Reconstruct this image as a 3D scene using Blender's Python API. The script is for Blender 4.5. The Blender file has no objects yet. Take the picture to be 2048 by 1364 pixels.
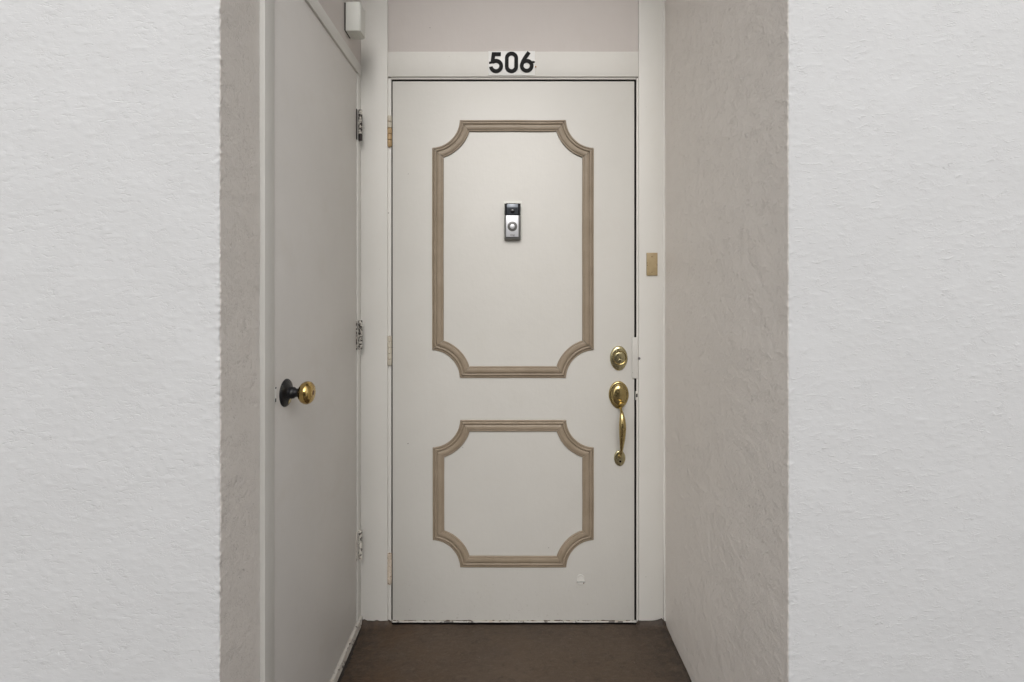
import bpy, bmesh, math, random
from mathutils import Vector, noise, Matrix

random.seed(7)
S = bpy.context.scene
COL = S.collection
R = math.radians

# ---------------------------------------------------------------- camera
FPX, VX, VY, CZ = 959.0, 1016.0, 575.0, 1.263     # focal length and horizon in the 2048 px wide photograph
cd = bpy.data.cameras.new('camera'); cam = bpy.data.objects.new('camera', cd); COL.objects.link(cam)
cam.location = (0, 0, CZ); cam.rotation_euler = (R(90), 0, 0)
cd.sensor_width = 36; cd.lens = FPX/2048*36
cd.shift_x = (1024-VX)/2048; cd.shift_y = -(682-VY)/2048
cd.clip_start = 0.02; cd.clip_end = 3000
S.camera = cam

# ---------------------------------------------------------------- sky and sun (overcast)
SUN_EL, SUN_AZ = 38, 3         # degrees above the horizon; degrees to the left of straight behind the camera
w = bpy.data.worlds.new('World'); S.world = w; w.use_nodes = True
nt = w.node_tree; nt.nodes.clear()
sky = nt.nodes.new('ShaderNodeTexSky'); sky.sky_type = 'NISHITA'; sky.sun_disc = False
sky.sun_elevation = R(SUN_EL); sky.sun_rotation = R(180+SUN_AZ); sky.dust_density = 4; sky.air_density = 1.0
hs = nt.nodes.new('ShaderNodeHueSaturation'); hs.inputs['Saturation'].default_value = 0.26
bg = nt.nodes.new('ShaderNodeBackground'); bg.inputs['Strength'].default_value = 0.15
wo = nt.nodes.new('ShaderNodeOutputWorld')
nt.links.new(sky.outputs[0], hs.inputs['Color']); nt.links.new(hs.outputs[0], bg.inputs[0]); nt.links.new(bg.outputs[0], wo.inputs[0])
sl = bpy.data.lights.new('sun', 'SUN'); sl.energy = .5; sl.angle = R(80); sl.color = (1, .995, .985)
sun = bpy.data.objects.new('sun', sl); COL.objects.link(sun)
d = Vector((math.sin(R(SUN_AZ))*math.cos(R(SUN_EL)), math.cos(R(SUN_AZ))*math.cos(R(SUN_EL)), -math.sin(R(SUN_EL))))
sun.rotation_euler = d.to_track_quat('-Z', 'Y').to_euler(); sun.location = (-2, -4, 4)
S.view_settings.view_transform = 'Standard'; S.view_settings.look = 'None'
S.view_settings.gamma = 1; S.view_settings.exposure = 0.46
S.cycles.max_bounces = 10; S.cycles.diffuse_bounces = 7

# ---------------------------------------------------------------- helpers
def P(px, py, Y): return Vector(((px-VX)*Y/FPX, Y, CZ-(py-VY)*Y/FPX))
def XP(px, Y): return (px-VX)*Y/FPX
def ZP(py, Y): return CZ-(py-VY)*Y/FPX

def mesh_from(bm, name):
    me = bpy.data.meshes.new(name); bmesh.ops.recalc_face_normals(bm, faces=bm.faces) ; bm.to_mesh(me); bm.free(); return me
def obj(name, bm, mat, parent=None, smooth=False):
    me = mesh_from(bm, name) if isinstance(bm, bmesh.types.BMesh) else bm
    o = bpy.data.objects.new(name, me); COL.objects.link(o)
    for m in (mat if isinstance(mat, (list, tuple)) else [mat]): me.materials.append(m)
    if smooth:
        for p in me.polygons: p.use_smooth = True
        try: me.set_sharp_from_angle(angle=R(38))
        except Exception: pass
    if parent: o.parent = parent; o.matrix_parent_inverse = Matrix.Translation(-parent.location)
    return o
def thing(name, label, cat, loc, group=None):
    # an Empty at the base of a thing that parents its parts
    o = bpy.data.objects.new(name, None); COL.objects.link(o); o.location = loc; o.empty_display_size = .05
    o['label'] = label; o['category'] = cat; o['kind'] = 'thing'
    if group: o['group'] = group
    return o
def tag(o, label, cat, group=None):
    o['label'] = label; o['category'] = cat; o['kind'] = 'thing'
    if group: o['group'] = group
    return o
def box(bm, x0, x1, y0, y1, z0, z1, bev=0.0, seg=2):
    r = bmesh.ops.create_cube(bm, size=1)
    vs = r['verts']
    for v in vs:
        v.co = Vector(((x0+x1)/2+v.co.x*(x1-x0), (y0+y1)/2+v.co.y*(y1-y0), (z0+z1)/2+v.co.z*(z1-z0)))
    if bev > 0:
        es = set(e for v in vs for e in v.link_edges)
        bmesh.ops.bevel(bm, geom=list(es), offset=bev, segments=seg, affect='EDGES', profile=.5)
    return bm
def nb(*a, **k): return box(bmesh.new(), *a, **k)
def lathe(bm, prof, seg=32, axis='-Y', loc=(0, 0, 0), sx=1, sz=1, egg=0):
    """prof: (radius, out) pairs; out goes along the axis; egg narrows the lower half"""
    rings = []
    for r, h in prof:
        ring = []
        for i in range(seg):
            a = 2*math.pi*i/seg; c, s = math.cos(a), math.sin(a)
            k = 1-egg*max(0, -s)**1.5
            u, v = r*c*sx*k, r*s*sz
            if axis == '-Y': co = (loc[0]+u, loc[1]-h, loc[2]+v)
            elif axis == 'X': co = (loc[0]+h, loc[1]+u, loc[2]+v)
            else: co = (loc[0]+u, loc[1]+v, loc[2]+h)
            ring.append(bm.verts.new(co))
        rings.append(ring)
    for a, b in zip(rings, rings[1:]):
        for i in range(seg):
            bm.faces.new((a[i], a[(i+1) % seg], b[(i+1) % seg], b[i]))
    bm.faces.new(rings[0]); bm.faces.new(rings[-1])
    return bm
def tube(bm, pts, rads, seg=16, flat=1.0):
    rings = []
    n = len(pts)
    for k in range(n):
        t = (pts[min(k+1, n-1)]-pts[max(k-1, 0)]).normalized()
        a = Vector((1, 0, 0)); b = t.cross(a).normalized(); a = b.cross(t).normalized()
        rings.append([bm.verts.new(pts[k]+a*(rads[k]*math.cos(2*math.pi*i/seg))+b*(rads[k]*flat*math.sin(2*math.pi*i/seg))) for i in range(seg)])
    for p, q in zip(rings, rings[1:]):
        for i in range(seg): bm.faces.new((p[i], p[(i+1) % seg], q[(i+1) % seg], q[i]))
    bm.faces.new(rings[0]); bm.faces.new(rings[-1])
    return bm

def sub(name, bm, mat, par, smooth=True):
    o = bpy.data.objects.new(name, mesh_from(bm, name)); COL.objects.link(o); o.data.materials.append(mat)
    if smooth:
        for p in o.data.polygons: p.use_smooth = True
        o.data.set_sharp_from_angle(angle=R(38))
    o.parent = par; return o

# ---------------------------------------------------------------- materials
class M:
    def __init__(s, name):
        s.m = bpy.data.materials.new(name); s.m.use_nodes = True
        s.t = s.m.node_tree; s.b = s.t.nodes['Principled BSDF']
        s.co = None
    def n(s, typ, **k):
        nd = s.t.nodes.new(typ)
        for a, v in k.items(): setattr(nd, a, v)
        return nd
    def l(s, a, b): s.t.links.new(a, b)
    def coord(s, scale=(1, 1, 1), uv=False, off=(0, 0, 0)):
        c = s.n('ShaderNodeTexCoord'); mp = s.n('ShaderNodeMapping')
        mp.inputs['Scale'].default_value = scale; mp.inputs['Location'].default_value = off
        s.l(c.outputs['UV' if uv else 'Object'], mp.inputs[0]); return mp.outputs[0]
    def noise(s, co, scale, detail=4, rough=.5, dist=0):
        nd = s.n('ShaderNodeTexNoise'); nd.inputs['Scale'].default_value = scale; nd.inputs['Detail'].default_value = detail
        nd.inputs['Roughness'].default_value = rough; nd.inputs['Distortion'].default_value = dist
        s.l(co, nd.inputs['Vector']); return nd.outputs[0]
    def ramp(s, v, a, b, ca=(0, 0, 0, 1), cb=(1, 1, 1, 1)):
        r = s.n('ShaderNodeValToRGB'); r.color_ramp.elements[0].position = a; r.color_ramp.elements[1].position = b
        r.color_ramp.elements[0].color = ca; r.color_ramp.elements[1].color = cb
        s.l(v, r.inputs[0]); return r.outputs[0]
    def span(s, v, a, b):
        x = s.n('ShaderNodeMapRange'); x.inputs['From Min'].default_value = a; x.inputs['From Max'].default_value = b
        s.l(v, x.inputs['Value']); return x.outputs[0]
    def mix(s, f, a, b, mode='MIX'):
        x = s.n('ShaderNodeMix', data_type='RGBA', blend_type=mode)
        for v, i in ((f, 0), (a, 6), (b, 7)):
            if hasattr(v, 'links'): s.l(v, x.inputs[i])
            elif i == 0: x.inputs[0].default_value = v
            else: x.inputs[i].default_value = (*v, 1) if len(v) == 3 else v
        return x.outputs[2]
    def math(s, op, a, b=0):
        x = s.n('ShaderNodeMath', operation=op)
        for v, i in ((a, 0), (b, 1)):
            if hasattr(v, 'links'): s.l(v, x.inputs[i])
            else: x.inputs[i].default_value = v
        return x.outputs[0]
    def bump(s, h, dist, strength=1, prev=None):
        x = s.n('ShaderNodeBump'); x.inputs['Distance'].default_value = dist; x.inputs['Strength'].default_value = strength
        s.l(h, x.inputs['Height'])
        if prev: s.l(prev, x.inputs['Normal'])
        return x.outputs[0]
    def fin(s, col=None, rough=None, nor=None, metal=None, spec=None):
        for v, k in ((col, 'Base Color'), (rough, 'Roughness'), (nor, 'Normal'), (metal, 'Metallic'), (spec, 'Specular IOR Level')):
            if v is None: continue
            if hasattr(v, 'links'): s.l(v, s.b.inputs[k])
            else: s.b.inputs[k].default_value = (*v, 1) if isinstance(v, tuple) else v
        return s.m
def specks(m, co, scale, size, dens):
    """small scattered dirt specks: 1 where a speck lies"""
    v = m.n('ShaderNodeTexVoronoi'); v.inputs['Scale'].default_value = scale; m.l(co, v.inputs['Vector'])
    near = m.math('LESS_THAN', v.outputs['Distance'], size)
    sep = m.n('ShaderNodeSeparateColor'); m.l(v.outputs['Color'], sep.inputs[0])
    return m.math('MULTIPLY', near, m.math('LESS_THAN', sep.outputs[0], dens))

def paint(name, col, dirt=.25, rough=.5, seed=0, sp=.35, vary=.94):
    m = M(name); co = m.coord(off=(seed*3.1, seed*1.7, seed))
    big = m.ramp(m.noise(co, 2.2, 5, .6), .3, .72)
    c = m.mix(big, tuple(x*vary for x in col), col)
    sm = m.ramp(m.noise(co, 7, 6, .68, .4), .52, .80)
    c = m.mix(m.math('MULTIPLY', sm, .12*dirt*4), c, tuple(x*y for x, y in zip(col, (.80, .76, .68))))
    k = specks(m, co, 34, .055, sp*.13); k2 = specks(m, m.coord(off=(seed, 5, 2)), 13, .028, sp*.5)
    c = m.mix(m.math('MULTIPLY', m.math('MAXIMUM', k, k2), .75), c, (.10, .085, .07))
    oc = m.n('ShaderNodeTexCoord'); sz = m.n('ShaderNodeSeparateXYZ'); m.l(oc.outputs['Object'], sz.inputs[0])
    low = m.ramp(sz.outputs[2], .0, .22, (1, 1, 1, 1), (0, 0, 0, 1))
    sc = m.ramp(m.noise(m.coord(off=(seed, 1, 1)), 60, 6, .8), .62, .72)
    c = m.mix(m.math('MULTIPLY', m.math('MULTIPLY', low, sc), .8), c, (.20, .165, .13))
    k3 = specks(m, m.coord(off=(seed, 8, 4)), 40, .07, .16)
    c = m.mix(m.math('MULTIPLY', m.math('MULTIPLY', low, k3), .8), c, (.09, .07, .05))
    str_ = m.noise(m.coord(scale=(1, 1, .12)), 160, 3, .5)
    b1 = m.bump(str_, .0003, .6)
    b2 = m.bump(m.noise(co, 38, 4, .55), .0011, .6, b1)
    return m.fin(c, rough, b2, spec=.4)

PAINT = paint('trim_paint', (.69, .678, .64), seed=1)
DOORP = paint('door_paint', (.600, .590, .556), seed=2, rough=.42, sp=.25)
CLOS = paint('closet_paint', (.655, .632, .60), seed=3, rough=.5, sp=.15, vary=.93, dirt=.45)
PLAST = paint('box_plastic', (.66, .665, .62), seed=4, rough=.4, sp=0)
PANEL = paint('panel_paint', (.655, .613, .585), seed=5, rough=.6, sp=.5)

def stucco(name, col, warm, k_=1.0):
    m = M(name); uv = m.coord(uv=True)
    # knocked-down trowel texture: short crescent ridges in patches over a softly rolling face
    side = k_ > 1.5
    an = (1, .55, 1) if side else (.45, 1, 1)
    fine = m.noise(m.coord(uv=True, scale=an), 230, 4, .62, .4)
    n1 = m.noise(m.coord(uv=True, scale=(1, .62, 1) if side else (.60, 1, 1)), 120, 3, .5, 1.0)
    ridge = m.ramp(m.math('ABSOLUTE', m.math('SUBTRACT', n1, .5)), .0, .06, (1, 1, 1, 1), (0, 0, 0, 1))
    patch = m.ramp(m.noise(uv, 26, 4, .7), .50, .66)
    r = m.math('MULTIPLY', ridge, patch)
    dash = m.ramp(m.noise(m.coord(uv=True, scale=(1, .40, 1) if side else (.38, 1, 1), off=(4, 9, 0)), 150, 3, .55, .7), .57, .66)
    patch2 = m.ramp(m.noise(m.coord(uv=True, off=(8, 2, 0)), 17, 4, .7), .42, .62)
    r2 = m.math('MULTIPLY', dash, patch2)
    b = m.bump(m.noise(uv, 22, 4, .6), .0022*k_, .5)
    b = m.bump(r, .0008*k_, .55, b)
    b = m.bump(r2, .0010*k_, .6, b)
    b = m.bump(fine, .0007*k_, .55, b)
    big = m.ramp(m.noise(uv, 1.7, 4, .6), .3, .7)
    c = m.mix(big, tuple(x*.965 for x in col), col)
    c = m.mix(m.math('MULTIPLY', m.ramp(m.noise(uv, 5, 5, .6), .55, .8), .25), c, warm)
    k = specks(m, uv, 16, .028, .10)
    c = m.mix(m.math('MULTIPLY', k, .6), c, (.16, .14, .12))
    return m.fin(c, .46 if side else .62, b, spec=.5 if side else .3)
STUC = stucco('stucco_paint', (.568, .573, .575), (.545, .545, .535), .85)
STUCB = stucco('beige_stucco_paint', (.755, .712, .664), (.725, .675, .615), 3.0)

# floor: dark brown worn paint on concrete
m = M('floor_paint'); co = m.coord()
c = m.mix(m.ramp(m.noise(co, 3.0, 5, .6), .32, .68), (.062, .042, .027), (.088, .062, .043))
c = m.mix(m.ramp(m.noise(m.coord(off=(3, 3, 3)), 1.6, 3, .6), .45, .7), c, (.056, .040, .030))
c = m.mix(m.math('MULTIPLY', m.ramp(m.noise(m.coord(scale=(.6, 1.5, 1)), 75, 6, .8), .50, .74), .6), c, (.135, .105, .078))
c = m.mix(m.math('MULTIPLY', m.ramp(m.noise(co, 30, 6, .75), .54, .72), .7), c, (.026, .018, .012))
c = m.mix(specks(m, co, 55, .085, .10), c, (.020, .012, .008))
c = m.mix(m.math('MULTIPLY', specks(m, m.coord(off=(2, 7, 1)), 40, .05, .10), .7), c, (.26, .24, .21))
oc = m.n('ShaderNodeTexCoord'); sx = m.n('ShaderNodeSeparateXYZ'); m.l(oc.outputs['Object'], sx.inputs[0])
warm = m.span(sx.outputs[0], -.10, -.50)
warm = m.math('MULTIPLY', warm, m.ramp(m.noise(m.coord(off=(6, 2, 2)), 5, 4, .6), .35, .6))
c = m.mix(m.math('MULTIPLY', warm, .7), c, (.078, .042, .018))
# grime gathered along both walls and the back
ed = m.math('ABSOLUTE', m.math('SUBTRACT', sx.outputs[0], .019))
ed = m.span(ed, .38, .56)
gr = m.math('MULTIPLY', ed, m.ramp(m.noise(m.coord(off=(1, 2, 9)), 38, 6, .75), .36, .60))
c = m.mix(m.math('MULTIPLY', gr, .8), c, (.020, .014, .011))
by_ = m.span(sx.outputs[1], 1.70, 1.80)
c = m.mix(m.math('MULTIPLY', m.math('MULTIPLY', by_, m.ramp(m.noise(m.coord(off=(9, 2, 9)), 30, 6, .75), .40, .62)), .55), c, (.030, .022, .018))
b = m.bump(m.noise(m.coord(scale=(.6, 1.2, 1)), 55, 6, .65), .004, .8); b = m.bump(m.noise(co, 260, 3, .6), .0007, .6, b)
FLOOR = m.fin(c, m.ramp(m.noise(co, 12, 4, .6), .3, .7, (.42, .42, .42, 1), (.62, .62, .62, 1)), b, spec=.45)

def moulding_mat():
    m = M('moulding_paint'); co = m.coord()
    c = m.mix(m.ramp(m.noise(co, 14, 5, .65), .35, .7), (.250, .200, .143), (.298, .242, .180))
    c = m.mix(m.math('MULTIPLY', m.ramp(m.noise(m.coord(scale=(1, 1, 1), off=(5, 1, 1)), 90, 4, .6), .62, .78), .35), c, (.14, .10, .065))
    return m.fin(c, .45, m.bump(m.noise(co, 120, 4, .6), .0005, .6), spec=.4)
MOULD = moulding_mat()

def brass(name, col, dark, tarn=.5, rough=.18):
    m = M(name); co = m.coord()
    t = m.ramp(m.noise(co, 70, 6, .7, .4), .48, .74)
    c = m.mix(m.math('MULTIPLY', t, tarn), col, dark)
    r = m.math('ADD', m.math('MULTIPLY', t, .25), rough)
    return m.fin(c, r, m.bump(m.noise(co, 160, 4, .6), .0006, .35), 1.0)
BRASS = brass('brass', (.52, .41, .19), (.16, .11, .04), .55)
BRASS2 = brass('dull_brass', (.56, .50, .30), (.20, .17, .09), .7, .2)
m = M('blackened_metal'); co = m.coord()
mk = m.ramp(m.noise(co, 55, 5, .75), .56, .66)
c = m.mix(m.math('MULTIPLY', mk, .5), (.012, .012, .014), (.10, .105, .095))
BLACKM = m.fin(c, .38, m.bump(m.noise(co, 150, 5, .7), .0016, .8), .4)
m = M('keyhole_dark'); DARK = m.fin((.006, .005, .004), .8, spec=.1)
m = M('black_rubber'); RUBBER = m.fin((.006, .005, .005), .9, m.bump(m.noise(m.coord(), 90), .0006), spec=.05)
m = M('digit_black'); BLK = m.fin((.006, .006, .006), .55, m.bump(m.noise(m.coord(), 60), .0003), spec=.12)
SIGNP = paint('sign_plate_paint', (.80, .80, .78), seed=6, rough=.35, sp=.3)
m = M('satin_nickel'); NICK = m.fin((.66, .67, .70), .45, None, .5)
m = M('bell_grey'); BGREY = m.fin((.13, .13, .125), .38, m.bump(m.noise(m.coord(), 300), .0001), .2)
m = M('bell_gloss'); BGLOSS = m.fin((.010, .010, .012), .06, None, 0, .6)
m = M('lens_glass'); LENS = m.fin((.09, .10, .115), .12, None, .5)
m = M('beige_plate'); co = m.coord()
c = m.mix(m.ramp(m.noise(co, 60, 4, .6), .35, .65), (.35, .27, .145), (.41, .315, .18))
BEIGE = m.fin(c, .4, m.bump(m.noise(co, 90, 4), .0008, .6))
m = M('bronze_metal'); BRONZE = m.fin((.20, .12, .06), .4, None, .8)

def peel(name, thr, white=(.60, .575, .52), under=(.020, .012, .010), scale=95, zgrad=None, off=0):
    """old white paint flaking off rusted metal"""
    m = M(name); co = m.coord(off=(off, off*.3, off*.7))
    n = m.noise(co, scale, 5, .65)
    if zgrad:
        cc = m.n('ShaderNodeTexCoord'); sp_ = m.n('ShaderNodeSeparateXYZ'); m.l(cc.outputs['Object'], sp_.inputs[0])
        g = m.math('MULTIPLY', m.math('LESS_THAN', sp_.outputs[2], zgrad), .5); n = m.math('ADD', n, g)
    k = m.ramp(n, thr, thr+.015)
    c = m.mix(k, white, under)
    c2 = m.mix(m.math('MULTIPLY', m.ramp(m.noise(co, 40, 3), .5, .7), .35), c, (.34, .20, .12))
    c2 = m.mix(k, c2, c)
    inv = m.math('SUBTRACT', 1, k)
    return m.fin(c2, .6, m.bump(inv, .0006, 1))
PEEL_A = peel('flaking_paint_heavy', .30)
SILLP = peel('flaking_sill_paint', .60, (.50, .475, .43), (.05, .035, .025), 60)
THRP = peel('worn_threshold_paint', .55, (.43, .42, .39), (.12, .11, .10), 38)
EDGEP = peel('worn_door_edge', .66, (.64, .62, .575), (.10, .065, .04), 60)

# ---------------------------------------------------------------- setting: ground, walkway floor, soffit
YC, YD, YJ = 1.800, 1.807, 1.8055         # casing face, door face, jamb face
XL, XR = -.552, .590                      # closet frame face, right wall
XS = -.5633                               # left stucco return
YL, YR = .9375, 1.009                     # front faces of the left and right walls
YT = 1.089                                # front edge of the closet frame
TOP = 2.95
m = M('ground_concrete'); co = m.coord()
c = m.mix(m.noise(co, .05, 5), (.20, .20, .18), (.32, .31, .29)); GR = m.fin(c, .9)
o = obj('ground', nb(-900, 900, -900, 900, -13.2, -13), GR); o['kind'] = 'structure'

def floor_bm():
    bm = bmesh.new()
    xs = []; x = -2.6
    while x < 2.6:
        xs.append(x); x += .012 if -.62 < x < .64 else .08
    xs.append(2.6)
    ys = []; y = -.70
    while y < 1.86: ys.append(y); y += .05 if y < .9 else (.014 if y < 1.74 else .004)
    ys.append(1.87)
    g = []
    for y in ys:
        row = []
        for x in xs:
            z = .0022*noise.fractal(Vector((x*9, y*9, 0)), 1, 2, 4)-.001
            if y > .9:
                # paint and render swept up onto the feet of the frame at both back corners
                d_ = YC-.004-y
                side = 0
                if x < XP(781, YC): side = 1
                elif x > XP(1274, YC): side = 1
                if side:
                    up = .0135+.0035*noise.noise(Vector((x*60, 3, 0)))
                    z += up*max(0, 1-max(0, d_)/.030)**2
                dl = x-(XL+.004)
                if 0 <= dl < .03 and y > 1.66: z += .009*(1-dl/.03)**2*min(1, (y-1.66)/.12)
                dr = XR-.006-x
                if 0 <= dr < .05: z += .012*(1-dr/.05)**2
            row.append(bm.verts.new((x, y, z)))
        g.append(row)
    for a, b in zip(g, g[1:]):
        for i in range(len(xs)-1): bm.faces.new((a[i], a[i+1], b[i+1], b[i]))
    return bm
o = obj('floor', floor_bm(), FLOOR, smooth=True); o['kind'] = 'structure'
m = M('soffit_paint'); SOF = m.fin((.52, .48, .45), .8, m.bump(m.noise(m.coord(), 60, 5), .002, .5))
o = obj('ceiling', nb(-2.7, 2.7, .86, 2.1, TOP, TOP+.2), SOF); o['kind'] = 'structure'
o = obj('walkway_slab', nb(-2.7, 2.7, -.90, 2.1, -.25, -.012), SOF); o['kind'] = 'structure'

# unseen mass added behind the camera to block frontal sky light; brass reflects it
NBX, NBY, NBZ = 4.3, -5.5, 4.0
nbb = thing('sky_blocker', 'brown block added unseen behind the camera to hold back sky light', 'light blocker', (0, NBY-4, -13))
m = M('blocker_render'); co = m.coord()
BLOCKM = m.fin(m.mix(m.noise(co, .8, 5), (.16, .14, .12), (.22, .195, .17)), .9)
WINM = M('blocker_glass').fin((.03, .035, .04), .08)
obj('blocker_box', nb(-NBX, NBX, NBY-8, NBY, -13, NBZ), BLOCKM, nbb)
for wx in (-2.5, -.85, .85, 2.5):  # windows made up along with the added mass
    for wz in (-9.5, -6.5, -3.5, -.5, 2.5):
        wf = obj('blocker_window', nb(wx-.55, wx+.55, NBY+.001, NBY+.05, wz, wz+1.4), PAINT, nbb)
        sub('blocker_pane', nb(wx-.48, wx+.48, NBY+.03, NBY+.06, wz+.07, wz+1.33), WINM, wf, False)

# ---------------------------------------------------------------- stucco walls: L-shaped sheets with a worn, slightly rounded arris
def wall_mesh(profile, z0, z1, dz, seed, amp, body):
    """profile: list of (x, y, nx, ny, s, corner_weight)"""
    n = int((z1-z0)/dz)+1
    vs, uvs = [], []
    for j in range(n):
        z = z0+(z1-z0)*j/(n-1)
        for (x, y, nx, ny, s, cw) in profile:
            p = Vector((s*14+seed, z*14, seed))
            h = .0016*noise.noise(p*.35)+.0009*noise.noise(p)
            f = noise.noise(Vector((s*70+seed, z*95, 2)))
            h += .0010*max(0, f-.05)
            if cw > 0:
                e = noise.fractal(Vector((seed+s*90, z*105, 5)), 1, 2, 2)*.0030+.0005*noise.noise(Vector((seed, z*9, 1)))
                e += .0034*max(0, noise.noise(Vector((seed+s*110, z*120, 9)))-.10)
                e -= .0060*max(0, noise.noise(Vector((seed+s*70, z*48, 4)))-.30)
                h += e*cw*(.48 if seed < 5 else .34)
            h *= amp
            vs.append((x+nx*h, y+ny*h, z)); uvs.append((s, z))
    k = len(profile); faces = []
    for j in range(n-1):
        for i in range(k-1):
            a = j*k+i; faces.append((a, a+1, a+k+1, a+k))
    nf = len(faces)
    for (x0, x1, y0, y1) in body:
        b = len(vs)
        for zz in (z0, z1):
            for (xx, yy) in ((x0, y0), (x1, y0), (x1, y1), (x0, y1)): vs.append((xx, yy, zz)); uvs.append((xx, zz))
        faces += [(b, b+1, b+5, b+4), (b+1, b+2, b+6, b+5), (b+2, b+3, b+7, b+6), (b+3, b, b+4, b+7), (b+4, b+5, b+6, b+7), (b+3, b+2, b+1, b)]
    me = bpy.data.meshes.new('wall'); me.from_pydata(vs, [], faces); me.update()
    ul = me.uv_layers.new(name='UVMap')
    for l in me.loops: ul.data[l.index].uv = uvs[l.vertex_index]
    me.materials.append(STUC); me.materials.append(STUCB)
    for p in me.polygons:
        p.use_smooth = p.index < nf
        # the recess was painted beige up to the arris
        if p.index < nf and profile[p.index % (k-1)][4] < -.001: p.material_index = 1
    return me
def profile(sign, xc, yf, ret_end, vis):
    """sign -1: the left wall; the front run ends at |x| = 2.6"""
    r = .0035; pr = []
    # return, from the back to the corner
    L = ret_end-(yf+r); n = max(2, int(L/.0045))
    s = 0
    for i in list(range(n-2))+[n-2, n-1.5, n-1, n-.6, n-.3]:
        y = ret_end-L*i/n; s = -(y-yf)
        cw = max(0, 1-(y-yf-r)/.009)
        pr.append((xc, y, -sign, 0, s, cw))
    for i in range(7):
        a = math.pi/2*i/6
        pr.append((xc+sign*r*(1-math.cos(a)), yf+r*(1-math.sin(a)), -sign*math.cos(a), -math.sin(a), -r+2*r*i/6, 1))
    x = r
    while x < 2.1:
        x += .0018 if x < .016 else (.0045 if x < vis else .08)
        pr.append((xc+sign*x, yf, 0, -1, x, max(0, 1-(x-r)/.009)))
    return pr
me = wall_mesh(profile(-1, XS, YL, YT+.004, .46), -.01, TOP+.02, .0030, 3.7, 1.0,
               [(-2.7, XS-.012, YL+.012, YL+.13)])
tag(obj('stucco_wall', me, []), 'white stucco wall left of the recess, with a ragged bright corner beside the closet', 'wall')
me = wall_mesh(profile(1, XR, YR, 1.83, .52), -.01, TOP+.02, .0030, 11.2, .9,
               [(XR+.012, 2.7, YR+.012, YR+.13), (XR+.012, XR+.1, YR+.13, 1.98)])
tag(obj('stucco_wall', me, []), 'white stucco wall right of the recess, its long beige return running back to the door', 'wall')

# ---------------------------------------------------------------- front door frame
fr = thing('door_frame', 'pale painted frame of wide flat boards round the front door, with a plain panel above', 'door frame', (0, YC, 0))
xa, xb = XP(722, YC), XP(775, YC); xc_, xd = XP(1277.5, YC), XP(1327, YC)
zt0, zt1 = ZP(153, YC), ZP(103, YC)
obj('side_casing', nb(xa-.03, xb, YC, YC+.10, 0, TOP+.01, .0009), PAINT, fr, True)
obj('side_casing', nb(xc_, xd, YC, YC+.10, 0, TOP+.01, .0009), PAINT, fr, True)
obj('head_casing', nb(xb+.0009, xc_-.0009, YC+.0006, YC+.10, zt0, zt1, .0009), PAINT, fr, True)
obj('transom_panel', nb(xb+.0012, xc_-.0012, YC+.0035, YC+.10, zt1+.0009, TOP+.01, .0008), PANEL, fr, True)
# bead of filler between the right board and the stucco, thinner towards the floor
bm = bmesh.new(); k = 60; rows = []
for j in range(k+1):
    z = TOP*j/k; wd = (.0035+.0052*min(1, z/.9))*(1+.08*noise.noise(Vector((z*8, 0, 3))))
    row = []
    for i in range(7):
        t = i/6; x = XR+.003-wd-.004+ (wd+.004)*t
        row.append(bm.verts.new((x+.0004*noise.noise(Vector((z*30, t, 1))), YC+.003-.0058*math.sin(math.pi*(.15+.75*t)), z)))
    rows.append(row)
for a, b in zip(rows, rows[1:]):
    for i in range(6): bm.faces.new((a[i], a[i+1], b[i+1], b[i]))
obj('filler_bead', bm, PAINT, fr, True)
# jambs: narrow rebate between boards and door
dj0, dj1 = XP(782.3, YJ), XP(1273.3, YJ); djt = ZP(158.2, YJ)
obj('side_jamb', nb(xb+.0004, dj0, YJ, YJ+.09, 0, djt+.003, .0008), PAINT, fr, True)
obj('side_jamb', nb(dj1, xc_-.0004, YJ, YJ+.09, 0, djt+.003, .0008), PAINT, fr, True)
obj('head_jamb', nb(dj0+.0004, dj1-.0004, YJ+.0003, YJ+.09, djt, zt0+.003, .0008), PAINT, fr, True)
# stops with black weatherstrip seen down the gap
for nm, a in (('weatherstrip', (dj0-.001, dj0+.02, YD+.006, YJ+.088, 0, djt)), ('weatherstrip', (dj1-.02, dj1+.001, YD+.006, YJ+.088, 0, djt)),
              ('weatherstrip', (dj0+.0205, dj1-.0205, YD+.006, YJ+.088, djt-.02, djt+.001))):
    obj(nm, nb(*a), RUBBER, fr)
# threshold: worn strip under the door
bm = bmesh.new(); n = 170; rows = []
tx0, tx1 = dj0+.0006, dj1-.0006
for i in range(n+1):
    x = tx0+(tx1-tx0)*i/n
    e = noise.fractal(Vector((x*40, 1, 0)), 1, 2, 4)
    zt = .0063+.0006*e; yf = YD-.004+.0009*noise.noise(Vector((x*70, 5, 0)))
    rows.append([bm.verts.new(c_) for c_ in ((x, yf+.003, 0), (x, yf+.0012, .0026+.0006*e), (x, yf, .0036), (x, yf+.001, zt-.001), (x, yf+.003, zt), (x, yf+.08, zt))])
for a, b in zip(rows, rows[1:]):
    for i in range(5): bm.faces.new((a[i], a[i+1], b[i+1], b[i]))
obj('threshold', bm, THRP, fr, True)['label'] = 'worn white threshold strip flaking to black'
obj('sill_seal', nb(tx0, tx1, YD-.0085, YD+.06, -.004, .0032, .0008), RUBBER, fr)

# ---------------------------------------------------------------- front door
fd = thing('front_door', 'off-white front door with two tan scalloped moulding frames and brass handle, numbered 506', 'door', (0, YD, 0))
x0, x1 = XP(785, YD), XP(1268.7, YD); z0, z1 = ZP(1241.3, YD), ZP(162.6, YD)
slab = obj('door_slab', nb(x0, x1, YD, YD+.044, z0, z1, .0012), [DOORP], fd, True)
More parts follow.
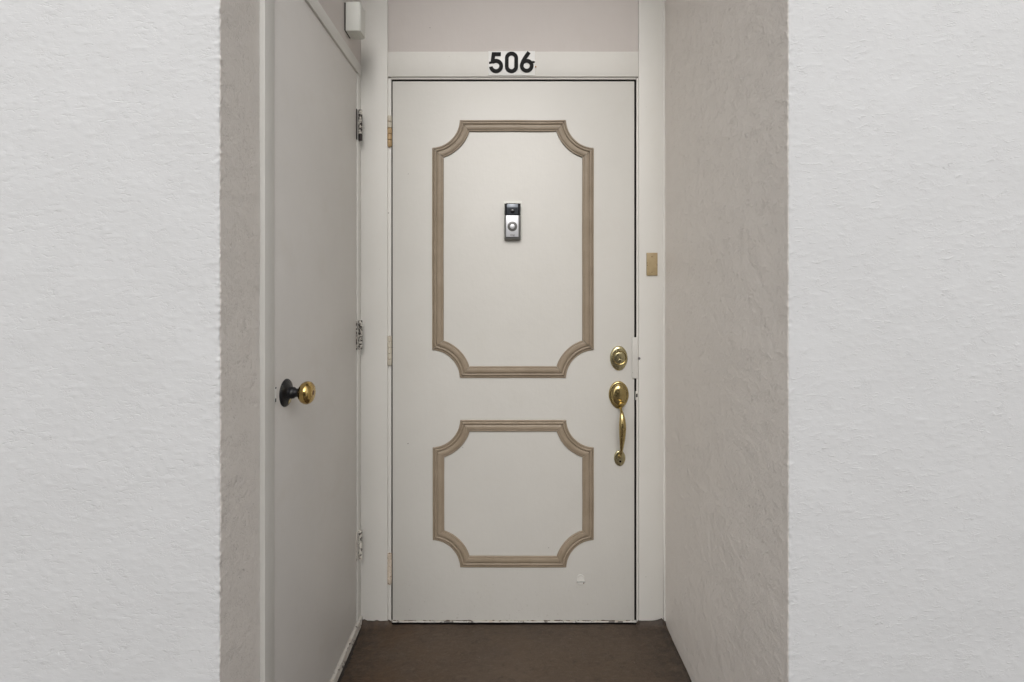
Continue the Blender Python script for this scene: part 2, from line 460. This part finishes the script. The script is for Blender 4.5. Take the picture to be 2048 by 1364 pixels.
# chipped lower edge strip with old rust and dirt
bm = bmesh.new(); n = 150; rows = []
for i in range(n+1):
    x = x0+.002+(x1-x0-.004)*i/n; e = noise.fractal(Vector((x*30, 8, 2)), 1, 2, 4)
    zt = z0+.0016+.0016*max(0, e+.15)+ (.0012 if noise.noise(Vector((x*90, 2, 2))) > .35 else 0)
    rows.append([bm.verts.new(c_) for c_ in ((x, YD-.0001, z0-.0008), (x, YD-.0006, z0), (x, YD-.0006, zt-.0004), (x, YD+.0002, zt))])
for a, b in zip(rows, rows[1:]):
    for i in range(3): bm.faces.new((a[i], a[i+1], b[i+1], b[i]))
obj('bottom_edge', bm, peel('rusty_edge', .50, (.50, .47, .40), (.09, .06, .035), 55), fd, True)

# mouldings
PROF = [(0, -.0004), (0, .0030), (.6, .0038), (2.5, .0040), (2.8, .0030), (3.1, .0012), (4.0, .0012), (4.4, .0052), (5.2, .0066), (6.6, .0070), (7.8, .0064),
        (8.4, .0054), (8.6, .0026), (9.8, .0026), (10.2, .0062), (12, .0080), (14.5, .0088), (17, .0084), (19, .0074), (19.6, .0050), (20.3, .0050),
        (20.7, .0055), (22.4, .0052), (23, .0040), (23, -.0004)]
def frame_moulding(L_, T_, R_, B_, r_):
    """outline in photograph pixels at the door face; scalloped corners centred just outside each corner"""
    px = YD/FPX
    def W(x, y, h): return (XP(x, YD), YD-h, ZP(y, YD))
    ci = 2.0
    corners = [(L_-ci, T_-ci, 1, 1), (R_+ci, T_-ci, -1, 1), (R_+ci, B_+ci, -1, -1), (L_-ci, B_+ci, 1, -1)]
    def meet(cn, w):
        """where the arc of inset w meets the horizontal edge and the vertical edge"""
        cx, cy, sx, sy = cn; rr = r_+w
        dy = (ci+w); a = math.sqrt(max(1e-6, rr*rr-dy*dy))
        return (cx+sx*a, cy+sy*dy), (cx+sx*dy, cy+sy*a)
    def strip(name, lines):
        bm = bmesh.new(); g = [[bm.verts.new(c_) for c_ in ln] for ln in lines]
        for a, b in zip(g, g[1:]):
            for i in range(len(a)-1): bm.faces.new((a[i], a[i+1], b[i+1], b[i]))
        bm.faces.new(g[0]); bm.faces.new(g[-1])
        return obj(name, bm, MOULD, fd, True)
    J = .0
    for a, b, hor in ((0, 1, True), (1, 2, False), (3, 2, True), (0, 3, False)):
        lines = []
        nseg = 24
        for t in range(nseg+1):
            ln = []
            for wv, h in PROF:
                pa = meet(corners[a], wv)[0 if hor else 1]; pb = meet(corners[b], wv)[0 if hor else 1]
                u = .0012+(1-.0024)*t/nseg
                wob = .5*noise.noise(Vector((a*3+b, u*3, T_*.01)))
                x = pa[0]+(pb[0]-pa[0])*u; y = pa[1]+(pb[1]-pa[1])*u
                if hor: y += wob
                else: x += wob
                ln.append(W(x, y, h))
            lines.append(ln)
        strip('moulding_strip', lines)
    for cn in corners:
        cx, cy, sx, sy = cn; lines = []; nseg = 22
        for t in range(nseg+1):
            ln = []
            for wv, h in PROF:
                p, q = meet(cn, wv)
                a0 = math.atan2(abs(p[1]-cy), abs(p[0]-cx)); a1 = math.atan2(abs(q[1]-cy), abs(q[0]-cx))
                an = a0+(a1-a0)*(.006+.988*t/nseg); rr = r_+wv
                ln.append(W(cx+sx*rr*math.cos(an), cy+sy*rr*math.sin(an), h*.985))
            lines.append(ln)
        strip('corner_moulding', lines)
frame_moulding(864.3, 240.5, 1187.3, 755.3, 57.5)
frame_moulding(865.5, 839.5, 1187.3, 1134.3, 57.0)

# deadbolt
def at(px, py, h=0): p = P(px, py, YD); return (p.x, YD-h, p.z)
u = YD/FPX
bm = lathe(bmesh.new(), [(1, 0), (1, .003), (.97, .0055), (.90, .0075), (.80, .0088), (.62, .0098)], 48, '-Y', at(1237.3, 716.2), 17.5*u, 24.6*u, .08)
db = obj('deadbolt', bm, BRASS2, fd, True); db['label'] = 'tarnished brass oval deadbolt above the handle'
c0 = at(1238.3, 714.6)
sub('collar', lathe(bmesh.new(), [(14*u, .006), (14*u, .0105), (13*u, .0125), (12.3*u, .0120), (11.8*u, .0080), (11.6*u, .0078)], 40, '-Y', c0), BRASS, db)
sub('lock_cylinder', lathe(bmesh.new(), [(10.6*u, .006), (10.6*u, .0112), (10.0*u, .0118), (3*u, .0119)], 40, '-Y', c0), BRASS2, db)
c1 = at(1239, 721.5)
sub('key_plug', lathe(bmesh.new(), [(4.6*u, .010), (4.6*u, .0142), (4.1*u, .0146), (1*u, .0147)], 24, '-Y', c1), BRASS2, db)
sub('keyhole', nb(c1[0]-.0011, c1[0]+.0011, YD-.0152, YD-.0140, c1[2]-.0042, c1[2]+.0034, .0004), DARK, db)

# handle set
bm = lathe(bmesh.new(), [(1, 0), (1, .003), (.975, .006), (.93, .0075), (.86, .0080), (.80, .0078), (.78, .0085), (.74, .0115), (.66, .0145), (.52, .0172), (.34, .0190), (.15, .0197), (.04, .0198)],
           56, '-Y', at(1237.2, 789.5), 20*u, 27.6*u, .16)
hs_ = obj('handle_set', bm, BRASS, fd, True); hs_['label'] = 'polished brass thumb-latch handle with oval plates'
# thumb piece
bm = bmesh.new(); tp = []
for k_, (dy, hw, zz) in enumerate(((.014, .0035, .0), (.022, .005, .001), (.030, .0085, .0005), (.038, .0115, -.001), (.044, .0110, -.003), (.048, .0070, -.005))):
    cx_, _, cz_ = at(1240.5, 801)
    tp.append([bm.verts.new((cx_+sx_*hw, YD-dy, cz_+zz+ov)) for sx_, ov in ((-1, 0), (-.5, .0018), (.5, .0018), (1, 0), (.5, -.0016), (-.5, -.0016))])
for a, b in zip(tp, tp[1:]):
    for i in range(6): bm.faces.new((a[i], a[(i+1) % 6], b[(i+1) % 6], b[i]))
bm.faces.new(tp[0]); bm.faces.new(tp[-1])
bmesh.ops.subdivide_edges(bm, edges=bm.edges[:], cuts=1, use_grid_fill=True, smooth=.5)
sub('thumb_piece', bm, BRASS, hs_)
# grip
zt_, zb_ = ZP(812, YD), ZP(914, YD); gx = XP(1238.6, YD)
keys = [(0, .006, .0046), (.01, .016, .0058), (.03, .026, .0052), (.06, .034, .0050), (.10, .041, .0072), (.18, .047, .0105), (.30, .051, .0128), (.42, .051, .0126), (.55, .048, .0108),
        (.68, .042, .0082), (.80, .035, .0060), (.89, .028, .0048), (.94, .021, .0048), (.97, .014, .0056), (.985, .008, .0066), (.99, .003, .0060)]
pts, rad = [], []
for i in range(len(keys)-1):
    for s_ in range(4):
        t = s_/4; a, b = keys[i], keys[i+1]
        a0 = keys[max(0, i-1)]; b1 = keys[min(len(keys)-1, i+2)]
        def cr(j): return .5*((2*a[j])+(-a0[j]+b[j])*t+(2*a0[j]-5*a[j]+4*b[j]-b1[j])*t*t+(-a0[j]+3*a[j]-3*b[j]+b1[j])*t**3)
        pts.append(Vector((gx, YD-cr(1), zt_+(zb_-zt_)*cr(0)*1.0))); rad.append(max(.003, cr(2)))
# near things project lower: raise the bowed middle so the grip spans the two plates as seen
sub('grip', tube(bmesh.new(), pts, rad, 20, .8), BRASS, hs_)
lp = lathe(bmesh.new(), [(1, 0), (1, .003), (.95, .0052), (.84, .0064), (.6, .0072), (.2, .0075)], 40, '-Y', at(1239.2, 915.8), 11.3*u, 15.8*u, .05)
sub('lower_plate', lp, BRASS2, hs_)
sub('screw_hole', lathe(bmesh.new(), [(2.1*u, .0068), (2.1*u, .0078), (1.5*u, .0079)], 16, '-Y', at(1239.6, 921.5)), DARK, hs_)

# latch guard plate beside the deadbolt and worn strike
g0 = XP(1264.2, YD-.003); g1 = XP(1274.6, YD-.003)
obj('latch_guard', nb(g0, g1, YD-.0052, YD-.0012, ZP(756.5, YD), ZP(674.5, YD), .0009), DOORP, fd, True)
lg = obj('guard_bolt', lathe(bmesh.new(), [(.0045, 0), (.0045, .003), (.0035, .0045), (.001, .005)], 16, '-Y', (XP(1277.2, YD), YC+.001, ZP(716, YD))), M('grey_bolt').fin((.22, .22, .22), .5, None, .6), fr, True)
bm = bmesh.new(); sp0 = P(1273.3, 791, YJ)
box(bm, sp0.x-.0048, sp0.x+.004, YJ-.0022, YJ-.0002, sp0.z-.017, sp0.z+.017, .0018)
obj('strike_plate', bm, EDGEP, fr, True)
obj('strike_hole', nb(sp0.x-.0028, sp0.x+.0022, YJ-.0030, YJ-.0018, sp0.z-.006, sp0.z+.007, .0012), DARK, fr, True)

# little painted cap near the foot
CAPM = M('cap_grey').fin((.36, .36, .34), .5)
cap = obj('round_cap', lathe(bmesh.new(), [(1, 0), (1, .0008), (.93, .0016), (.86, .0011), (.5, .0013), (.1, .0014)], 28, '-Y', at(1161.5, 1158.5), 7.8*u, 9.8*u), DOORP, fd, True)
cc_ = at(1161.5, 1163.0)
sub('cap_lip', nb(cc_[0]-8.6*u, cc_[0]+8.6*u, YD-.0060, YD-.0010, cc_[2]-.0010, cc_[2]+.0018, .0008), CAPM, cap)
cc_ = at(1161.5, 1167.5)
sub('cap_base', lathe(bmesh.new(), [(1, 0), (1, .0020), (.8, .0028), (.1, .0030)], 24, '-Y', cc_, 6.2*u, 3.2*u), DOORP, cap)
sub('cap_screw', lathe(bmesh.new(), [(.0016, .001), (.0016, .0052), (.0008, .0056)], 12, '-Y', at(1167, 1165.3)), BRONZE, cap)

# front door hinges
def hinge_paint(name, base, gaps):
    return peel(name, .64, base, (.12, .07, .04), 70)
HP = [peel('hinge_brassy', .70, (.47, .33, .17), (.20, .12, .06), 60), peel('hinge_cream', .72, (.56, .52, .43), (.14, .09, .06), 70),
      peel('hinge_cream_rust', .62, (.58, .50, .41), (.10, .05, .03), 80)]
HLAB = ['hinge barrel with brass showing through the paint on its lower half', 'cream painted hinge barrel at mid height', 'cream hinge barrel with rust spots near the floor']
for hi, (ya, yb) in enumerate(((231, 292), (672, 730), (1107, 1168))):
    cx_ = XP(778.8, YC); n = 5
    za, zb = ZP(ya, YC), ZP(yb, YC); hh = (za-zb)/n
    h0 = obj('hinge', lathe(bmesh.new(), [(.0030, 0), (.0030, za-zb)], 16, 'Z', (cx_, YC+.0028, zb)), BRONZE, fd, True); h0['label'] = HLAB[hi]
    for q in range(n):
        mt = HP[hi] if not (hi == 0 and q >= 3) else HP[1]
        prof = [(.0072, .0009), (.0084, .0016), (.0084, hh-.0016), (.0072, hh-.0009)]
        if q == 0: prof = [(.0040, -.0030), (.0062, -.0012)]+prof[1:]
        sub('knuckle', lathe(bmesh.new(), prof, 20, 'Z', (cx_+random.uniform(-.0002, .0002), YC+.0028, zb+q*hh)), mt, h0)

# ---------------------------------------------------------------- closet: frame and door on the left side
cf = thing('closet_frame', 'pale painted frame of the closet doorway in the left side of the recess', 'door frame', (XL, 1.45, 0))
YH0, YH1 = 1.1365, 1.7585        # closet door opening
ZD = ZP(147.5, 1.7585)           # top of the closet door, about 2.05 m
obj('front_jamb', nb(XL-.06, XL, YT, YH0-.0018, 0, TOP+.01, .0012), PAINT, cf, True)
obj('rear_jamb', nb(XL-.06, XL, YH1+.0016, YC-.0003, 0, ZD+.0445, .0010), PAINT, cf, True)
obj('head_trim', nb(XL-.06, XL+.0025, YH0-.0012, YC-.0006, ZD+.003, ZD+.046, .0010), PAINT, cf, True)
obj('upper_panel', nb(XL-.06, XL, YH0-.0014, YC-.0004, ZD+.0462, TOP+.01, .0006), PANEL, cf, True)
obj('door_stop', nb(XL-.12, XL-.045, YH0-.03, YH1+.03, 0, ZD+.02), RUBBER, cf)
# low worn sill board along the floor
bm = bmesh.new(); n = 120; rows = []
for i in range(n+1):
    y = YH0+(YC-.0008-YH0)*i/n; e = noise.fractal(Vector((y*30, 4, 4)), 1, 2, 4)
    zz = .0335+.0014*e; xx = XL+.0065+.0008*e
    rows.append([bm.verts.new(c_) for c_ in ((XL-.05, y, zz+.001), (XL+.001, y, zz), (xx-.0010, y, zz-.002), (xx, y, zz-.007), (xx+.0003, y, .013+.001*e),
                 (xx-.0010, y, .0115+.001*e), (xx+.0008, y, .0095), (xx, y, .0035), (xx-.003, y, -.004))])
for a, b in zip(rows, rows[1:]):
    for i in range(8): bm.faces.new((a[i], a[i+1], b[i+1], b[i]))
obj('sill_board', bm, SILLP, cf, True)['label'] = 'worn sill board with flaking paint along the floor'
bm = bmesh.new()
for i in range(9):
    y = random.uniform(1.36, 1.76); lathe(bm, [(.0014, 0), (.0014, .0012), (.0006, .0016)], 8, 'X', (XL+.0062, y, random.choice((.020, .024, .027))))
o = obj('nail_heads', bm, BRONZE, cf); o['kind'] = 'stuff'
# dark joint and dirt where the sill meets the floor
bm = bmesh.new(); rows = []
for i in range(161):
    y = .96+(1.795-.96)*i/160
    if y < YT-.004: xx = XS+.001
    else: xx = XL+.005
    wd = .0075+.010*abs(noise.noise(Vector((y*45, 0, 0))))+.006*max(0, noise.noise(Vector((y*140, 3, 0))))
    rows.append([bm.verts.new(c_) for c_ in ((xx-.004, y, .0052), (xx+wd*.5, y, .0036), (xx+wd, y, .0010), (xx+wd+.002, y, -.003))])
for a, b in zip(rows, rows[1:]):
    for i in range(3): bm.faces.new((a[i], a[i+1], b[i+1], b[i]))
obj('dirt_joint', bm, M('grime').fin((.018, .013, .010), .8), cf, True)

cdn = thing('closet_door', 'plain flat grey-beige closet door with a brass knob on a blackened rose, at left', 'door', (XL, YH0, 0))
XDF = XL-.0028
obj('door_slab', nb(XDF-.035, XDF, YH0, YH1, .036, ZD, .0014), CLOS, cdn, True)
# knob
ky = FPX*-XDF/(VX-571.5); kz = ZP(785.5, ky)
rose = obj('knob_rose', lathe(bmesh.new(), [(.0345, 0), (.0345, .0016), (.0325, .0040), (.0270, .0064), (.0190, .0085), (.0150, .0105), (.0138, .013)], 40, 'X', (XDF, ky, kz)), BLACKM, cdn, True)
rose['label'] = 'round rose tarnished black with one bright brass patch'
neck = lathe(bmesh.new(), [(.0140, .012), (.0148, .016), (.0140, .021), (.0112, .024), (.0104, .028), (.0104, .034), (.0120, .037)], 32, 'X', (XDF, ky, kz))
obj('knob_neck', neck, BLACKM, cdn, True)
kb = lathe(bmesh.new(), [(.0115, .033), (.0180, .0365), (.0245, .0420), (.0280, .0490), (.0286, .0550), (.0268, .0610), (.0225, .0655), (.0185, .0675), (.0178, .0672), (.0165, .0682), (.0110, .0688), (.0030, .0688)], 44, 'X', (XDF, ky, kz))
kn = obj('door_knob', kb, brass('knob_brass', (.56, .40, .15), (.17, .075, .03), .85, .12), cdn, True); kn['label'] = 'polished brass mushroom knob'
sub('key_slot', lathe(bmesh.new(), [(.0062, .0680), (.0062, .0692), (.0050, .0695)], 20, 'X', (XDF, ky, kz)), BRONZE, kn)
# bright brass patch left on the rose: a thin lens of bare metal
bm = bmesh.new(); vs = []
for i in range(14):
    a = 2*math.pi*i/14; rr = 1+.35*noise.noise(Vector((math.cos(a)*2, math.sin(a)*2, 7)))
    yy, zz = .0095+.0125*rr*math.cos(a), -.0220+.0080*rr*math.sin(a)
    rr2 = math.hypot(yy, zz); pf = [(.0345, .0016), (.0325, .0040), (.0270, .0064), (.0190, .0085), (.0150, .0105)]
    hx = .0105
    for (ra, ha), (rb, hb) in zip(pf, pf[1:]):
        if rb <= rr2 <= ra: hx = ha+(hb-ha)*(ra-rr2)/(ra-rb)
    if rr2 > .0345: hx = .0016
    vs.append(bm.verts.new((XDF+hx+.0006, ky+yy, kz+zz)))
cv = bm.verts.new((XDF+.0080, ky+.0095, kz-.0220))
for i in range(14): bm.faces.new((vs[i], vs[(i+1) % 14], cv))
sub('bare_patch', bm, BRASS, rose)
# latch faceplate at the door's edge
lpz = ZP(789, YH0)
fp = obj('latch_plate', nb(XDF-.001, XDF+.0016, YH0+.001, YH0+.0095, lpz-.017, lpz+.017, .0006), SIGNP, cdn, True)
sub('latch_screw', lathe(bmesh.new(), [(.0024, .0008), (.0024, .0022), (.0012, .0024)], 10, 'X', (XDF, YH0+.0055, lpz+.0145)), DARK, fp)
sub('latch_screw', nb(XDF+.001, XDF+.0023, YH0+.0035, YH0+.0070, lpz-.0185, lpz-.0105, .0005), DARK, fp)

# closet hinges, paint flaking
HL = ['hinge almost stripped to black rust, near the top of the closet door', 'hinge with flaking white paint at mid height', 'mostly painted hinge with small rust spots near the floor']
CH = [(219.5, 281, .18, None), (640.5, 699, .50, None), (1061, 1119.5, .60, None)]
for hi, (ya, yb, th, _) in enumerate(CH):
    yy = 1.765; za, zb = ZP(ya, yy), ZP(yb, yy)
    leafm = peel('hinge_leaf_%s' % 'abc'[hi], th, scale=110, off=hi*2.3)
    barm = peel('hinge_barrel_%s' % 'abc'[hi], (.50, .49, .56)[hi], scale=120, zgrad=(zb+.024 if hi == 0 else None), off=hi*1.3)
    hg = obj('hinge', nb(XDF-.0004, XDF+.0022, 1.7505, 1.7640, zb+.001, za-.001, .0006), leafm, cdn, True); hg['label'] = HL[hi]
    sub('hinge_leaf', nb(XL-.0005, XL+.0018, 1.7675, 1.782, zb+.001, za-.001, .0005), barm, hg)
    n = 5; hh = (za-zb)/n
    for q in range(n):
        sub('knuckle', lathe(bmesh.new(), [(.0054, .0005), (.0066, .0014), (.0066, hh-.0014), (.0054, hh-.0005)], 18, 'Z', (XL+.0090+random.uniform(-.0003, .0003), yy+.0008, zb+q*hh)), barm, hg)

# ---------------------------------------------------------------- small things fixed to the recess
# chime box above the closet door
by0, by1 = 1.6160, 1.6745; bx0, bx1 = XL+.0022, XL+.0545; bz0, bz1 = ZP(61.5, 1.616), 2.2275
cb = thing('chime_box', 'small white plastic box mounted above the closet door in the top left corner', 'box', (bx0, by0, bz0))
obj('cover', nb(bx0+.0020, bx1-.004, by0, by1, bz0, bz1, .0020, 3), PLAST, cb, True)
obj('lid', nb(bx1-.0042, bx1, by0+.0012, by1-.0012, bz0+.0012, bz1-.0012, .0018, 3), PLAST, cb, True)
obj('back_plate', nb(XL-.001, bx0+.0021, by0+.003, by1-.003, bz0+.003, bz1-.003), DARK, cb)
obj('screw', lathe(bmesh.new(), [(.0022, -.0008), (.0022, .001), (.001, .0012)], 10, 'Z', (bx0+.018, by0+.025, bz0-.0006)), PLAST, cb)
cm = M('cable_white').fin((.5, .48, .44), .6)

# house number sign
sg = thing('house_number_sign', 'white plate with black number 506 on the board above the front door', 'sign', (0, YC, ZP(151, YC)))
YS = YC-.0020
obj('plate', nb(XP(976.8, YS), XP(1070, YS), YS, YC+.0004, ZP(150.8, YS), ZP(102.3, YS), .0006), SIGNP, sg, True)
def q(x, y): return Vector((XP(940+x/12.8, YS), 0, ZP(80+y/12.8, YS)))
SW = 95/12.8*YS/FPX
def ribbon(bm, path, width, yf, th, closed=False):
    n = len(path); L_, R__ = [], []
    for i in range(n):
        if closed: a, b = path[(i-1) % n], path[(i+1) % n]
        else: a, b = path[max(0, i-1)], path[min(n-1, i+1)]
        p = path[i]
        d1 = (p-a).normalized() if (p-a).length > 1e-7 else (b-p).normalized()
        d2 = (b-p).normalized() if (b-p).length > 1e-7 else d1
        t = (d1+d2).normalized(); nn = Vector((-t.z, 0, t.x)); k_ = 1/max(.35, nn.dot(Vector((-d1.z, 0, d1.x))))
        L_.append(p+nn*width/2*k_); R__.append(p-nn*width/2*k_)
    F = [[bm.verts.new((v.x, yy_, v.z)) for v in src] for src in (L_, R__) for yy_ in (yf, yf+th)]
    m_ = n if closed else n-1
    for i in range(m_):
        j = (i+1) % n
        bm.faces.new((F[0][i], F[0][j], F[2][j], F[2][i])); bm.faces.new((F[0][i], F[1][i], F[1][j], F[0][j]))
        bm.faces.new((F[2][i], F[2][j], F[3][j], F[3][i])); bm.faces.new((F[1][i], F[3][i], F[3][j], F[1][j]))
    if not closed:
        bm.faces.new((F[0][0], F[2][0], F[3][0], F[1][0])); bm.faces.new((F[0][-1], F[1][-1], F[3][-1], F[2][-1]))
    return bm
def arc(cx, cy, r, a0, a1, n=26): return [q(cx+r*math.cos(R(a0+(a1-a0)*i/n)), cy-r*math.sin(R(a0+(a1-a0)*i/n))) for i in range(n+1)]
bm = ribbon(bmesh.new(), [q(790, 366), q(603, 366), q(572, 596)], SW, YS-.0024, .0023)
ribbon(bm, arc(666, 669, 132, 132, -172, 34), SW, YS-.0026, .0025)
obj('digit_five', bm, BLK, sg)
obj('digit_zero', ribbon(bmesh.new(), arc(1062, 472, 121, 0, 180, 20)+arc(1062, 680, 121, 180, 360, 20), SW, YS-.0024, .0023, True), BLK, sg)
bm = ribbon(bmesh.new(), arc(1451, 663, 128, 0, 345.6, 32)[:-1]+arc(1451, 663, 128, 345.6, 352, 1)[1:], SW, YS-.0024, .0023, True)
ribbon(bm, [q(1509, 318), q(1402, 468), q(1352, 560), q(1330, 625), q(1324, 668)], SW, YS-.0026, .0025)
obj('digit_six', bm, BLK, sg)
bm = ribbon(bmesh.new(), [q(488, 590), q(555, 575)], SW*.55, YS-.0017, .0015)
obj('fixing_pin', bm, BLK, sg)
obj('fixing_pin', ribbon(bmesh.new(), [q(1590, 562), q(1632, 566), q(1652, 582)], SW*.5, YS-.0017, .0015), BLK, sg)
obj('fixing_pin', ribbon(bmesh.new(), [q(1668, 676), q(1692, 694)], SW*.35, YS-.0008, .0025), BRONZE, sg)

# doorbell
YB = YD-.022
def b_(x, y): return XP(960+x/11.37, YB), ZP(380+y/11.37, YB)
dbell = thing('doorbell', 'slim video doorbell with black top, silver face and round button, on the upper door panel', 'doorbell', (XP(1025, YD), YD, ZP(478, YD)))
xa_, za_ = b_(556, 302); xb_, zb_ = b_(925, 1112)
obj('body', nb(xa_, xb_, YB+.003, YD-.0008, zb_, za_, .0022, 3), BGREY, dbell, True)
obj('mount', nb(XP(1007.5, YD), XP(1043.5, YD), YD-.0016, YD-.0001, ZP(480, YD), ZP(402, YD), .0006), PLAST, dbell, True)
xc0, zc0 = b_(560, 304); xc1, zc1 = b_(921, 570)
# domed glossy camera cover
bm = bmesh.new(); rows = []
for j in range(2):
    z = zc0 if j == 0 else zc1
    row = [bm.verts.new((xc0, YB+.0034, z))]
    for i in range(17):
        t = i/16; e = min(t, 1-t)*2; row.append(bm.verts.new((xc0+(xc1-xc0)*t, YB+.0022-.0026*min(1, e*3.2)**.5, z)))
    row.append(bm.verts.new((xc1, YB+.0034, z))); rows.append(row)
for i in range(len(rows[0])-1): bm.faces.new((rows[0][i], rows[0][i+1], rows[1][i+1], rows[1][i]))
bm.faces.new(rows[0]); bm.faces.new(rows[1])
cc = obj('camera_cover', bm, BGLOSS, dbell, True)
lx0, lz0 = b_(610, 318); lx1, lz1 = b_(868, 560)
sub('lens_window', nb(lx0, lx1, YB-.0014, YB+.001, lz1, lz0, .0006), LENS, cc)
lx, lz = b_(740, 480)
sub('lens', lathe(bmesh.new(), [(.0085, 0), (.0085, .0012), (.0070, .0022), (.0035, .0030), (.0008, .0032)], 28, '-Y', (lx, YB-.0010, lz)), BGLOSS, cc)
fx0, fz0 = b_(592, 576); fx1, fz1 = b_(876, 1068)
fp_ = obj('face_plate', nb(fx0, fx1, YB-.0006, YB+.0032, fz1, fz0, .0010), NICK, dbell, True)
rx, rz = b_(736, 828)
sub('button_ring', lathe(bmesh.new(), [(.0181, 0), (.0181, .0008), (.0170, .0014), (.0104, .0014), (.0094, .0006)], 40, '-Y', (rx, YB-.0004, rz)), BGREY, fp_)
sub('button', lathe(bmesh.new(), [(.0090, 0), (.0090, .0012), (.0082, .0018), (.001, .0019)], 32, '-Y', (rx, YB-.0008, rz)), NICK, fp_)
def text(body, size, loc, mat, par, name):
    cu = bpy.data.curves.new(name, 'FONT'); cu.body = body; cu.size = size; cu.extrude = .0001; cu.align_x = 'CENTER'; cu.resolution_u = 3
    t = bpy.data.objects.new(name, cu); COL.objects.link(t)
    dg = bpy.context.evaluated_depsgraph_get(); me = bpy.data.meshes.new_from_object(t.evaluated_get(dg))
    bpy.data.objects.remove(t); bpy.data.curves.remove(cu)
    o = bpy.data.objects.new(name, me); COL.objects.link(o); me.materials.clear(); me.materials.append(mat)
    o.rotation_euler = (R(90), 0, 0); o.location = loc; o.parent = par; o.matrix_parent_inverse = Matrix.Translation(-par.matrix_world.translation); return o
tx_, tz_ = b_(736, 1040)
me_t = text('ring', .0105, (0, 0, 0), BGREY, fp_, 'lettering')
me_t.parent = fp_; me_t.matrix_parent_inverse = Matrix.Identity(4); me_t.location = (tx_, YB-.0010, tz_)

# blank cover plate on the right board
wp = thing('cover_plate', 'small tan blank cover plate on the board right of the front door', 'wall plate', (XP(1303, YC), YC, ZP(552, YC)))
obj('plate', nb(XP(1292.6, YC), XP(1314.6, YC), YC-.0045, YC+.0004, ZP(551.3, YC), ZP(505.6, YC), .0014, 3), BEIGE, wp, True)
for py, mt in ((513.5, BRONZE), (544.5, BRONZE)):
    obj('screw', lathe(bmesh.new(), [(.0021, 0), (.0021, .0004), (.0012, .0007)], 12, '-Y', (XP(1303.2, YC), YC-.0043, ZP(py, YC))), BRONZE, wp, True)
for px, py in ((1293.6, 526), (1293.9, 530.5), (1313.6, 530)):
    obj('snap_notch', nb(XP(px, YC)-.0014, XP(px, YC)+.0014, YC-.0048, YC-.0030, ZP(py, YC)-.0022, ZP(py, YC)+.0022, .0005), BRONZE, wp)
